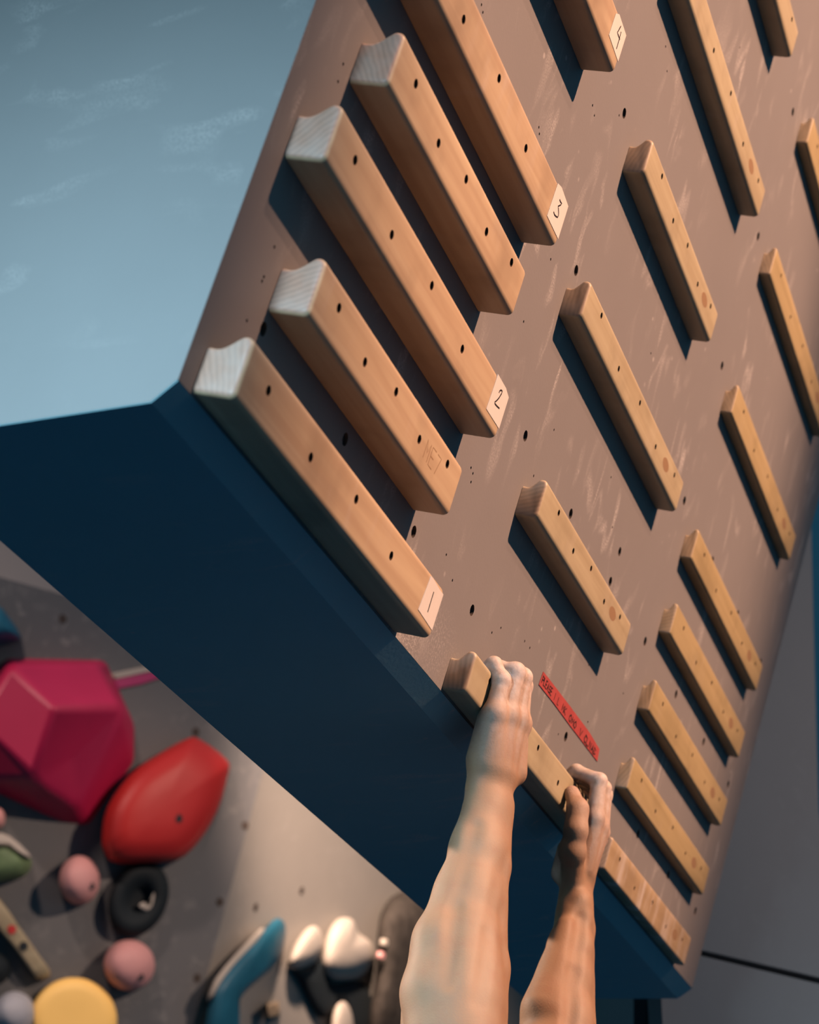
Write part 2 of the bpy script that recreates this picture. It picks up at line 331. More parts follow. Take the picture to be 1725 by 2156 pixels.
def rung_mesh(name, col, L, mat):
    P = np.array(rung_profile(DEP[col], HGT[col], HBK[col])); n = len(P)
    nx, pv = np.roll(P, -1, 0), np.roll(P, 1, 0); tg = nx - pv; tg /= np.linalg.norm(tg, axis=1)[:, None]
    inward = np.stack([-tg[:, 1], tg[:, 0]], 1)
    inward[0] = (0, 1); inward[-1] = (0, -1)            # the back stays flat against the board
    re = (0.0050, 0.0042, 0.0032)[col]; steps = 4; V2 = []
    for end in (0, 1):
        for i in (range(steps + 1) if end == 0 else range(steps, -1, -1)):
            a_ = math.pi / 2 * i / steps; Q = P + inward * (re * (1 - math.sin(a_)) * 0.85); x = re * (1 - math.cos(a_))
            V2.append((L - x if end else x, Q))
    V = []
    for x, Q in V2: V.extend([(x, y, z) for z, y in Q])
    F = [tuple(range(n))]
    for k in range(len(V2) - 1):
        for i in range(n): F.append((k * n + i, (k + 1) * n + i, (k + 1) * n + (i + 1) % n, k * n + (i + 1) % n))
    F.append(tuple(range((len(V2) - 1) * n, len(V2) * n))[::-1])
    o = mesh_obj(name, V, F, mat)
    bm = bmesh.new(); bm.from_mesh(o.data); bmesh.ops.recalc_face_normals(bm, faces=bm.faces)
    if bm.calc_volume(signed=True) < 0: bmesh.ops.reverse_faces(bm, faces=bm.faces)
    bm.to_mesh(o.data); bm.free()
    return o
sv, sf = cyl_data(14, 0.0040, 0.0040, 0, 0.0022)
svi, sfi = cyl_data(6, 0.0018, 0.0018, 0.0008, 0.0023, True, False)
sme = bpy.data.meshes.new('screw'); sme.from_pydata(sv, [], sf); sme.materials.append(M_STEEL); sme.update()
RL = {
 'L1': 'lowest thick wooden rung with paper tag reading one', 'L15': 'untagged thick wooden rung directly above the lowest one', 'L2': 'thick wooden rung with paper tag reading two',
 'L25': 'untagged thick wooden rung directly below the rung tagged three', 'L3': 'thick wooden rung with paper tag reading three', 'L4': 'topmost thick wooden rung with paper tag reading four',
 'H': 'medium wooden rung gripped by the two chalky hands', 'M1': 'medium wooden rung directly above the gripped one', 'M2': 'medium wooden rung, second above the gripped one',
 'M3': 'medium wooden rung, third above the gripped one', 'M4': 'long medium wooden rung, fourth above the gripped one', 'M5': 'highest medium wooden rung, at the top edge of the picture',
 'S0': 'lowest thin wooden rung, streaked with white chalk', 'S1': 'thin wooden rung, first above the chalk-streaked lowest thin rung', 'S2': 'thin wooden rung, second above the chalk-streaked lowest thin rung',
 'S3': 'thin wooden rung, third above the chalk-streaked lowest thin rung', 'S4': 'thin wooden rung, fourth above the chalk-streaked lowest thin rung', 'S5': 'thin wooden rung, fifth above the chalk-streaked lowest thin rung',
 'S6': 'thin wooden rung, sixth above the chalk-streaked lowest thin rung', 'S7': 'thin wooden rung, seventh above the chalk-streaked lowest thin rung', 'S8': 'highest thin wooden rung, barely in view at the picture edge'}
GRP = ('thick rungs of the campus board', 'medium rungs of the campus board', 'thin rungs of the campus board')
HOFF = {0: [(0.049, 0.031), (0.157, 0.023), (0.267, 0.034), (0.376, 0.026)], 1: [(0.058, 0.034), (0.163, 0.021), (0.270, 0.030), (0.374, 0.021), (0.480, 0.031)], 2: [(0.055, 0.030), (0.160, 0.019), (0.269, 0.028), (0.374, 0.020), (0.484, 0.028)]}
HSH = {0: [(0.048, 0.033), (0.127, 0.023), (0.206, 0.034), (0.286, 0.025), (0.366, 0.037)], 1: [(0.060, 0.033), (0.142, 0.0215), (0.219, 0.032), (0.299, 0.022), (0.375, 0.032)]}
def ribbon(name, pts, width, mat, parent, z, thick=0.0003):
    """flat pen stroke through 2-d points, lying on plane z of its parent"""
    P = np.array(pts, float); V, F = [], []
    for i, p in enumerate(P):
        d_ = P[min(i + 1, len(P) - 1)] - P[max(i - 1, 0)]; d_ /= np.linalg.norm(d_) + 1e-12; nn = np.array([-d_[1], d_[0]]) * width / 2
        for s in (1, -1): V.append((*(p + nn * s), z)); V.append((*(p + nn * s), z + thick))
    for i in range(len(P) - 1):
        k = 4 * i; F += [(k + 1, k + 5, k + 7, k + 3), (k, k + 2, k + 6, k + 4), (k, k + 4, k + 5, k + 1), (k + 2, k + 3, k + 7, k + 6)]
    F += [(0, 1, 3, 2), (4 * (len(P) - 1), 4 * (len(P) - 1) + 2, 4 * (len(P) - 1) + 3, 4 * (len(P) - 1) + 1)]
    return mesh_obj(name, V, F, mat, parent)
def plate(name, pts, z0, z1, mat, parent):
    n = len(pts); v = [(*p, z0) for p in pts] + [(*p, z1) for p in pts]
    return mesh_obj(name, v, [tuple(range(n))[::-1], tuple(range(n, 2 * n))] + [(i, (i + 1) % n, n + (i + 1) % n, n + i) for i in range(n)], mat, parent)
PAPER = {
 'L1': [(907.3,1213),(911,1216),(925.5,1241),(933.3,1251.5),(909.3,1327),(880.5,1283.5)], 'L2': [(1048.4,787.6),(1065,816.8),(1072.7,840),(1050.5,903),(1023.8,860.6)],
 'L3': [(1174.5,385.6),(1183,392),(1198.5,439),(1175.2,504),(1151.6,454)], 'L4': [(1296.7,28),(1304,30),(1319.6,78),(1302.4,133),(1282,73)]}
PEN = {
 'L1': [[(912.7,1246),(906,1268),(899.8,1288.6)]],
 'L2': [[(1050.1,826.8),(1051.2,823.5),(1053.4,821.4),(1056.2,822),(1056.8,824.3),(1055.5,828.5),(1050.1,837.7),(1045.5,843),(1041,846.8),(1041.3,849.5),(1045.1,854.4),(1050.9,859.8)]],
 'L3': [[(1177.7,419.7),(1179.4,424.5),(1182.3,429),(1180,431.5),(1174.5,434.3),(1175.2,439),(1175.6,446.8),(1175.4,453),(1173.5,457.5),(1170,455.5),(1167,452),(1165.2,446)]],
 'L4': [[(1307,54.7),(1303,62),(1299.4,68.6),(1301,73),(1304.5,83.1)], [(1307.3,66.8),(1304,80),(1297.6,102.7)]]}
SHORT = {'L15', 'L25', 'M1', 'M3', 'M5'}
rung_objs = {}
for key, (col, x0, x1, y0) in RUNGS.items():
    mat = (M_WOODL, M_WOODM, M_WOODS)[col] if key != 'S0' else M_WOODC
    o = rung_mesh('campus_rung', col, x1 - x0, mat)
    holes = HSH[col] if key in SHORT else HOFF[col]
    V, F = [], []; rad = (0.0044, 0.0036, 0.0032)[col]
    for hx, hy in holes: add_cyl(V, F, hx, hy, rad, DEP[col] - min(0.011, DEP[col] * 0.6), DEP[col] + 0.004, 16)
    apply_boolean(o, V, F, M_HOLE); autosmooth(o, 40)
    o.matrix_world = BM @ Matrix.Translation((x0, y0, 0.0004))
    tag(o, RL[key], 'climbing rung', GRP[col]); rung_objs[key] = o
    for hx, hy in holes:
        s = bpy.data.objects.new('screw', sme); C.objects.link(s); s.parent = o
        s.location = (hx, hy, DEP[col] - min(0.011, DEP[col] * 0.6)); s.scale = (rad / 0.0044,) * 2 + (1,)
    if key in PAPER:
        zf = DEP[col] + 0.0004
        pts = [on_board(px, py, zf)[:2] - np.array([x0, y0]) for px, py in PAPER[key]]
        pts = [np.array([min(p[0], x1 - x0 - 0.001), min(p[1], HGT[col] - 0.001)]) for p in pts]
        lb = plate('paper_label', pts[::-1], DEP[col] - 0.0002, DEP[col] + 0.0004, M_PAPER, o)
        lb['label'] = 'white paper tag with handwritten number ' + key[1]
        for stq in PEN[key]:
            ribbon('numeral', [on_board(px, py, zf)[:2] - np.array([x0, y0]) for px, py in stq], 0.0016, M_INK, lb, DEP[col] + 0.0003, 0.0003)
    elif key != 'H':
        L = x1 - x0; cx_, cy_ = (holes[-2][0] + holes[-1][0]) / 2 + 0.006, HGT[col] * 0.52
        if key == 'L15':       # faint brand letters burned into the wood
            for k, segs in enumerate(([[(0, 0), (0, 1), (.5, .4), (1, 1), (1, 0)]], [[(1, 1), (0, 1), (0, 0), (1, 0)], [(0, .5), (.8, .5)]], [[(0, 1), (1, 1), (.4, 0)]])):
                for sg in segs: ribbon('brand_stamp', [(cx_ - 0.026 + k * 0.016 + p[0] * 0.011, 0.016 + p[1] * 0.018) for p in sg], 0.0013, M_STAMP, o, DEP[col] - 0.0001, 0.00018)
        else:
            e = [(cx_ + 0.016 * math.cos(a_), cy_ + 0.0075 * math.sin(a_)) for a_ in np.linspace(0, 2 * math.pi, 20, endpoint=False)]
            if key not in ('L25', 'M5'): plate('brand_stamp', e, DEP[col] - 0.0003, DEP[col] + 0.0001, M_STAMP, o)

# red tape with handwriting, stuck to the board above the gripped rung
tp = [on_board(px, py)[:2] for px, py in [(1143.5, 1414), (1170, 1448), (1205, 1494), (1240, 1541), (1261.5, 1577), (1257, 1603), (1232, 1570), (1200, 1528), (1165, 1480), (1134, 1441)]]
tape = plate('tape_strip', [tuple(p) for p in tp[::-1]], 0.0002, 0.0008, M_TAPE, None); tape.matrix_world = BM
tag(tape, 'red tape strip with black handwriting stuck above the gripped rung', 'tape')
def tb(px, py): return on_board(px, py, 0.0008)[:2]
tx0, tx1, ty0, ty1 = 0.972, 1.262, 0.1095, 0.1235
LET = {'P': [[(0, 0), (0, 1), (.9, .9), (.9, .55), (0, .5)]], 'L': [[(0, 1), (0, 0), (.8, 0)]], 'E': [[(.8, 1), (0, 1), (0, 0), (.8, 0)], [(0, .5), (.7, .5)]], 'A': [[(0, 0), (.45, 1), (.9, 0)], [(.2, .4), (.7, .4)]], 'S': [[(.8, .95), (.1, .9), (.1, .55), (.8, .45), (.8, .05), (0, .05)]], 'I': [[(.3, 1), (.3, 0)]],
 'M': [[(0, 0), (.1, 1), (.45, .3), (.8, 1), (.9, 0)]], 'K': [[(0, 0), (0, 1)], [(.8, 1), (0, .45), (.85, 0)]], 'O': [[(.45, 1), (0, .6), (.1, .1), (.6, 0), (.9, .45), (.45, 1)]], 'N': [[(0, 0), (0, 1), (.8, 0), (.8, 1)]], 'V': [[(0, 1), (.4, 0), (.9, 1)]], 'C': [[(.9, .9), (.3, 1), (0, .5), (.3, 0), (.9, .1)]], 'B': [[(0, 0), (0, 1), (.8, .8), (.1, .5), (.9, .3), (0, 0)]], 'R': [[(0, 0), (0, 1), (.8, .8), (.1, .5), (.9, 0)]]}
for word, xa, xb, wdt in (('PLEASE', 0.977, 1.025, .0018), ('I', 1.036, 1.040, .001), ('L', 1.052, 1.060, .0013), ('MK', 1.074, 1.096, .0016), ('OMO', 1.111, 1.148, .0022), ('V', 1.165, 1.180, .0016), ('CLNAB', 1.190, 1.254, .0024)):
    st = (xb - xa) / len(word)
    for i, ch in enumerate(word):
        for sg in LET[ch]: ribbon('handwriting', [(xa + st * (i + p[0] * 0.85), 0.1125 + p[1] * 0.0085) for p in sg], wdt, M_INK, tape, 0.0007, 0.0003)
# ------------------------------------------------------------------ far walls (setting)
def unit(v): v = np.asarray(v, float); return v / np.linalg.norm(v)
def at_depth(px, py, zc): return CAMW + (RW.T @ ray(px, py)) * zc
E1 = np.array([0, -math.sin(math.radians(15)), math.cos(math.radians(15))])
P1 = at_depth(490, 1850, 6.0)
def facing(h, e, p): 
    n = unit(np.cross(h, e)); return n if np.dot(n, CAMW - p) > 0 else -n
N1 = facing(unit((0.83, -0.55, 0)), E1, P1)
N2 = facing(unit((0.95, -0.10, 0)), E1, P1)
def wall_slab(name, pts, n, mat, label, thick=0.03, kind='structure'):
    k = len(pts); v = [tuple(p) for p in pts] + [tuple(np.asarray(p) - n * thick) for p in pts]
    o = mesh_obj(name, v, [tuple(range(k)), tuple(range(k, 2 * k))[::-1]] + [(i, k + i, k + (i + 1) % k, (i + 1) % k) for i in range(k)], mat)
    bm = bmesh.new(); bm.from_mesh(o.data); bmesh.ops.recalc_face_normals(bm, faces=bm.faces); bm.to_mesh(o.data); bm.free()
    return tag(o, label, 'wall', kind=kind)
W1P = [on_plane(px, py, P1, N1) for px, py in ((-300, 1133), (619, 1385), (420, 2110), (300, 2547), (-300, 2400))]
def to_floor(p, e): p = np.asarray(p); return p - e * ((p[2] - 0.001) / e[2])
W1P[3], W1P[4] = to_floor(W1P[3], E1), to_floor(W1P[4], E1)
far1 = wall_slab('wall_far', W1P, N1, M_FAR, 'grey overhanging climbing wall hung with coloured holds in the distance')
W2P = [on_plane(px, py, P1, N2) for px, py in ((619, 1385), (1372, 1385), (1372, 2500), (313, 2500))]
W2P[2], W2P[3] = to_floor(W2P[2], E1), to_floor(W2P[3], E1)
far2 = wall_slab('wall_far_lit', W2P, N2, M_FAR2, 'spotlit section of the distant climbing wall, its lit tone put into the colour')
EU = unit((0, 0.30, 0.95)); up = [W1P[1], W1P[0], W1P[0] + EU * 1.3, W1P[1] + EU * 1.3]
wall_slab('wall_far_lit_band', up, facing(unit(W1P[1] - W1P[0]), EU, W1P[0]), M_RIGHT, 'added upper band of the distant climbing wall, tilted back and paler for a lit strip')  # added panel, tilted back and paler to give the lit strip
# angled side wall past the far end of the board, two panels with a dark gap between them
HR = unit((0.855, -0.518, 0)); ER = np.array([0, 0, 1.0]); PR = at_depth(1387, 2120, 3.75); NR = facing(HR, ER, PR)
def pr(px, py): return on_plane(px, py, PR, NR)
wall_slab('wall_right', [pr(1392, 300), pr(1690, 300), pr(1713, 1300), pr(1724, 1700), pr(1760, 2066), pr(1387, 1979)], NR, M_RIGHT, 'dark grey side wall panel beyond the end of the board')
wall_slab('wall_right_lower', [pr(1387, 1991), pr(1760, 2080), to_floor(pr(1760, 2080), ER), to_floor(pr(1387, 1991), ER)], NR, M_RIGHT, 'dark grey lower side wall panel under the black gap')
wall_slab('trim_1', [on_plane(px, py, PR - NR * 0.031, NR) for px, py in ((1384, 1962), (1770, 2052), (1770, 2100), (1384, 2010))], NR, M_BLACK, 'black gap between the two side wall panels', 0.01)
wall_slab('trim_2', [on_plane(px, py, PR - NR * 0.10, NR) for px, py in ((1362, 1900), (1376, 1900), (1376, 2600), (1362, 2600))], NR, M_BLACK, 'dark upright strip between the side wall and the far wall', 0.03)
PD = at_depth(1720, 1400, 7.0)
wall_slab('wall_far_dark', [on_plane(px, py, PD, unit((-0.9, -0.4, 0))) for px, py in ((1400, 200), (2300, 200), (2300, 2300), (1400, 2300))], unit((-0.9, -0.4, 0)), M_UNDER, 'dark distant wall seen past the side wall edge')

tn2 = bpy.data.meshes.new('t_nut'); v, f = cyl_data(14, 0.011, 0.011, -0.004, 0.0015); tn2.from_pydata(v, [], f); tn2.materials.append(M_PLY); tn2.update()
def on_wall(px, py, p0, n, parent):
    p = on_plane(px, py, p0, n); o = bpy.data.objects.new('t_nut', tn2); C.objects.link(o)
    o.matrix_world = Matrix.Translation(p) @ Vector(n).to_track_quat('Z', 'Y').to_matrix().to_4x4(); o.parent = parent
for px, py in ((132, 1303), (412, 1541), (463, 1899), (415, 2059), (516, 1738)): on_wall(px, py, P1, N1, far1)
for px, py in ((538, 1910), (635, 1875)): on_wall(px, py, P1, N2, far2)

# ------------------------------------------------------------------ holds on the far wall
M_PINK = plain('hot_pink_resin', (0.36, 0.008, 0.054), 0.5, 0.4, var=0.1)
M_RED = plain('red_resin', (0.37, 0.017, 0.016), 0.5, 0.3, var=0.1)
M_ROSE = plain('pale_pink_resin', (0.50, 0.24, 0.23), 0.6, 0.3)
M_DARK = plain('black_resin', (0.005, 0.009, 0.012), 0.75, 0.25)
M_YEL = plain('yellow_resin', (0.90, 0.56, 0.16), 0.55, 0.35, var=0.05)
M_GREY = plain('grey_resin', (0.33, 0.33, 0.36), 0.6, 0.3)
M_BLUE = plain('blue_resin', (0.010, 0.085, 0.135), 0.5, 0.4, var=0.35, vscale=14)
M_WHITE = plain('chalk_white_resin', (0.34, 0.30, 0.26), 0.75, 0.2)
M_GREEN = plain('mottled_green_resin', (0.10, 0.15, 0.07), 0.6, 0.3, var=0.7, vscale=18)
M_BROWN = plain('brown_wood_block', (0.20, 0.15, 0.10), 0.6, 0.3)
M_MAG = plain('magenta_tape', (0.30, 0.02, 0.10), 0.5, 0.3)
M_SPECK = plain('dark_speckled_resin', (0.035, 0.03, 0.026), 0.85, 0.15, var=0.9, vscale=30)
def smooth_outline(pts, per=5):
    P = np.array(pts, float); n = len(P); out = []
    for i in range(n):
        p0, p1, p2, p3 = P[i - 1], P[i], P[(i + 1) % n], P[(i + 2) % n]
        for k in range(per):
            t = k / per; out.append(0.5 * ((2 * p1) + (-p0 + p2) * t + (2 * p0 - 5 * p1 + 4 * p2 - p3) * t * t + (-p0 + 3 * p1 - 3 * p2 + p3) * t ** 3))
    return np.array(out)
def dome(name, outline, H, prof, mat, plane, label, cat='climbing hold', centre=None, group='holds on the distant wall', per=5, parent=None):
    """a hold moulded over its outline: rings (scale about the centre, share of the height H in metres)"""
    p0, n = plane; O = smooth_outline(outline, per); c = np.array(centre) if centre is not None else O.mean(0); V = []; k = len(O)
    for sc, h in prof:
        for q in O: V.append(on_plane(*(c + (q - c) * sc), p0 + n * (H * h), n))
    V.append(on_plane(*c, p0 + n * (H * prof[-1][1]), n))
    V.append(on_plane(*c, p0, n)); F = []
    for j in range(len(prof) - 1):
        for i in range(k): F.append((j * k + i, j * k + (i + 1) % k, (j + 1) * k + (i + 1) % k, (j + 1) * k + i))
    j = len(prof) - 1
    for i in range(k): F.append((j * k + i, j * k + (i + 1) % k, len(V) - 2)); F.append(((i + 1) % k, i, len(V) - 1))
    base = np.mean(V, 0); V = [np.asarray(q) - base for q in V]
    o = mesh_obj(name, V, F, mat, smooth=True, matrix=Matrix.Translation(base))
    bm = bmesh.new(); bm.from_mesh(o.data); bmesh.ops.recalc_face_normals(bm, faces=bm.faces); bm.to_mesh(o.data); bm.free()
    if parent is None: tag(o, label, cat, group)
    else: o.matrix_world = Matrix.Translation(base); o.parent = parent; o.matrix_parent_inverse = parent.matrix_world.inverted()
    return o
PL1, PL2 = (P1, N1), (P1, N2)
ROUND = [(1.0, 0), (1.0, .12), (.97, .35), (.88, .6), (.72, .82), (.5, .94), (.25, 1.0)]
FLAT = [(1.0, 0), (1.0, .45), (.97, .75), (.90, .95), (.7, 1.0), (.4, 1.0)]
def oval(cx_, cy_, rx, ry, rot=0, n=14):
    return [(cx_ + rx * math.cos(a_) * math.cos(rot) - ry * math.sin(a_) * math.sin(rot), cy_ + rx * math.cos(a_) * math.sin(rot) + ry * math.sin(a_) * math.cos(rot)) for a_ in np.linspace(0, 2 * math.pi, n, endpoint=False)]
def bolt(px, py, h, plane, parent, rad=0.010, mat=None):
    p0, n = plane; p = on_plane(px, py, p0 + n * h, n); v, f = cyl_data(12, rad, rad * 0.9, -0.012, 0.004)
    me = bpy.data.meshes.new('bolt'); me.from_pydata(v, [], f); me.materials.append(mat or M_BLACK); me.update()
    o = bpy.data.objects.new('bolt', me); C.objects.link(o); o.parent = parent
    o.matrix_parent_inverse = parent.matrix_world.inverted(); o.matrix_world = Matrix.Translation(p) @ Vector(n).to_track_quat('Z', 'Y').to_matrix().to_4x4()
bpy.context.view_layer.update()
# faceted hot-pink volume
PK = [(-60, 1500, 0), (10, 1386, 0), (222, 1390, 0), (283, 1525, 0), (282, 1605, 0), (185, 1738, 0), (125, 1728, 0), (-70, 1640, 0),
      (-50, 1520, .13), (22, 1400, .10), (205, 1398, .09), (258, 1492, .13), (258, 1520, .12), (165, 1700, .07), (72, 1640, .15), (115, 1490, .22), (150, 1600, .11)]
PF = [(9, 10, 11, 15), (15, 11, 16), (15, 16, 14), (16, 11, 12), (16, 12, 13), (16, 13, 14), (15, 14, 8, 9), (0, 1, 9, 8), (1, 2, 10, 9), (2, 3, 11, 10), (3, 4, 12, 11), (4, 5, 13, 12), (5, 6, 14, 13), (6, 7, 14), (7, 0, 8, 14)]
V = [on_plane(px, py, P1 + N1 * h, N1) for px, py, h in PK]; base = np.mean(V, 0)
pk = mesh_obj('climbing_volume', [q - base for q in V], PF, M_PINK, matrix=Matrix.Translation(base))
bm = bmesh.new(); bm.from_mesh(pk.data); bmesh.ops.recalc_face_normals(bm, faces=bm.faces); bm.to_mesh(pk.data); bm.free()
md = pk.modifiers.new('round', 'BEVEL'); md.width = 0.015; md.segments = 3; md.limit_method = 'ANGLE'; md.angle_limit = math.radians(12)
autosmooth(pk, 30)
tag(pk, 'large faceted hot pink hold on the distant grey wall', 'climbing hold', 'holds on the distant wall')
rd = dome('climbing_hold', [(214, 1765), (226, 1700), (272, 1632), (330, 1590), (392, 1556), (420, 1556), (478, 1600), (480, 1632), (458, 1706), (420, 1770), (372, 1812), (300, 1818), (240, 1816), (220, 1795)], 0.13,
    [(1.0, 0), (1.0, .3), (.95, .62), (.8, .86), (.55, .96), (.25, 1.0)], M_RED, PL1, 'large smooth red hold below the hot pink one', centre=(345, 1705), per=3)
bolt(375, 1723, 0.125, PL1, rd, 0.012)
b1 = dome('climbing_hold', oval(167, 1853, 43, 52), 0.10, ROUND, M_ROSE, PL1, 'small pale pink ball hold beside the black oval hold'); bolt(191, 1866, 0.085, PL1, b1)
b2 = dome('climbing_hold', oval(272, 2032, 54, 54), 0.10, ROUND, M_ROSE, PL1, 'pale pink ball hold below the black oval hold'); bolt(295, 2057, 0.085, PL1, b2)
bk_ = dome('climbing_hold', oval(292, 1893, 60, 82, 0.42), 0.05, [(1, 0), (1, .4), (.95, .75), (.82, 1), (.62, 1), (.42, .8), (.30, .45), (.2, .4)], M_DARK, PL1, 'black oval ring-shaped hold under the red hold')
dome('chalk_patch', [(292, 1908), (308, 1918), (326, 1908), (330, 1880), (322, 1880), (316, 1902), (300, 1900)], 0.045, [(1, .75), (1, .98), (.7, 1.0)], M_WHITE, PL1, '', parent=bk_, per=2)
ye = dome('climbing_hold', oval(155, 2150, 92, 92), 0.06, FLAT, M_YEL, PL1, 'big round yellow hold at the lower edge of the picture')
gy = dome('climbing_hold', oval(30, 2135, 46, 48), 0.11, ROUND, M_GREY, PL1, 'grey ball hold in front of the round yellow hold'); bolt(29, 2138, 0.105, PL1, gy, 0.013)
gr = dome('climbing_hold', [(-30, 1790), (-10, 1760), (20, 1765), (60, 1800), (66, 1822), (50, 1845), (5, 1856), (-30, 1850)], 0.09, ROUND, M_GREEN, PL1, 'mottled green hold with a pale top at the picture edge')
dome('chalk_patch', [(-30, 1780), (-10, 1755), (20, 1760), (60, 1796), (64, 1808), (52, 1802), (20, 1775), (-15, 1772)], 0.095, [(1, .3), (1, .8), (.8, .95)], M_WHITE, PL1, '', parent=gr, per=2)
dome('climbing_hold', oval(-4, 1722, 15, 22), 0.05, ROUND, M_ROSE, PL1, 'tiny pale hold at the picture edge above the green hold')
bl = dome('climbing_hold', [(-40, 1290), (-5, 1275), (20, 1300), (42, 1335), (36, 1350), (-40, 1352)], 0.12, ROUND, M_BLUE, PL1, 'dark blue hold at the picture edge above the hot pink one', per=3)
dome('climbing_hold', oval(-10, 2040, 32, 34), 0.05, ROUND, M_DARK, PL1, 'small black hold beside the wooden strip hold')
wb = dome('climbing_hold', [(-30, 1870), (0, 1893), (40, 1950), (82, 2010), (104, 2040), (104, 2056), (82, 2062), (70, 2050), (30, 1996), (-30, 1920)], 0.05, FLAT, M_WOODM, PL1, 'wooden strip hold with two bolt holes', per=2)
bolt(24, 1957, 0.05, PL1, wb, 0.012, M_RED); bolt(49, 1992, 0.05, PL1, wb, 0.012)
tpb = dome('tape_strip', [(236, 1432), (330, 1413), (352, 1422), (300, 1440), (240, 1452)], 0.003, [(1, 0), (1, 1), (.8, 1)], M_MAG, PL1, 'magenta tape strip on the grey wall beside the hot pink hold', 'tape', per=1); tpb.pop('group', None)
tpw = dome('tape_strip', [(234, 1418), (320, 1401), (330, 1410), (240, 1430)], 0.004, [(1, 0), (1, 1), (.8, 1)], M_WHITE, PL1, 'off-white tape strip on the grey wall above the magenta strip', 'tape', per=1); tpw.pop('group', None)
# holds on the lit section
bh = dome('climbing_hold', [(430, 2230), (438, 2120), (455, 2070), (500, 2012), (552, 1960), (580, 1934), (597, 1940), (602, 1965), (592, 2010), (572, 2040), (540, 2068), (512, 2095), (500, 2130), (500, 2230)], 0.08, [(1, 0), (1, .3), (.93, .62), (.75, .88), (.5, 1.0)], M_BLUE, PL2, 'curved blue hold climbing towards a rounded tip', per=3, centre=(505, 2075))
dome('chalk_patch', [(436, 2110), (452, 2062), (500, 2004), (548, 1955), (556, 1965), (510, 2020), (478, 2060), (450, 2100)], 0.11, [(1, 0), (1, .4), (.8, .55)], M_WHITE, PL2, '', parent=bh, per=2)
dome('climbing_hold', [(605, 2030), (622, 1985), (650, 1952), (672, 1955), (682, 1990), (672, 2018), (655, 2032), (625, 2042)], 0.06, ROUND, M_WHITE, PL2, 'smaller chalk-white hold beside the curved blue hold', per=4)
dome('climbing_hold', [(676, 2030), (688, 1968), (712, 1935), (742, 1936), (756, 1965), (782, 1985), (790, 2020), (772, 2048), (740, 2064), (696, 2062)], 0.07, ROUND, M_WHITE, PL2, 'larger chalk-white hold above the dark jagged hold', per=4)
dome('climbing_hold', [(618, 2040), (652, 2028), (674, 2006), (680, 2050), (702, 2072), (760, 2066), (782, 2100), (800, 2190), (752, 2190), (750, 2120), (736, 2098), (716, 2112), (694, 2136), (676, 2142), (654, 2108), (634, 2066)], 0.03, [(1, 0), (1, .5), (.9, .8), (.7, 1), (.4, 1)], M_DARK, PL2, 'dark jagged hold under the chalk-white holds', per=3)
dome('climbing_hold', oval(722, 2170, 26, 70), 0.05, ROUND, M_WHITE, PL2, 'upright white tooth-shaped hold below the dark jagged hold')
dome('climbing_hold', [(562, 2112), (588, 2108), (590, 2140), (564, 2146)], 0.05, FLAT, M_BROWN, PL2, 'small brown block hold beside the curved blue hold', per=1)
dv = dome('climbing_volume', [(800, 1930), (840, 1880), (900, 1880), (960, 1960), (960, 2230), (800, 2230), (775, 2150), (790, 2060)], 0.10, [(1, 0), (.95, .4), (.85, .75), (.6, 1.0), (.3, 1.0)], M_SPECK, PL2, 'dark speckled volume behind the forearm', per=3)
for k, (px, py, m_) in enumerate(((812, 1985, M_WHITE), (822, 2020, M_BROWN), (855, 1970, M_ROSE), (828, 2090, M_GREEN), (846, 1990, M_WHITE), (805, 2012, M_ROSE), (838, 2125, M_BROWN))): bolt(px, py, 0.095, PL2, dv, 0.011, m_)

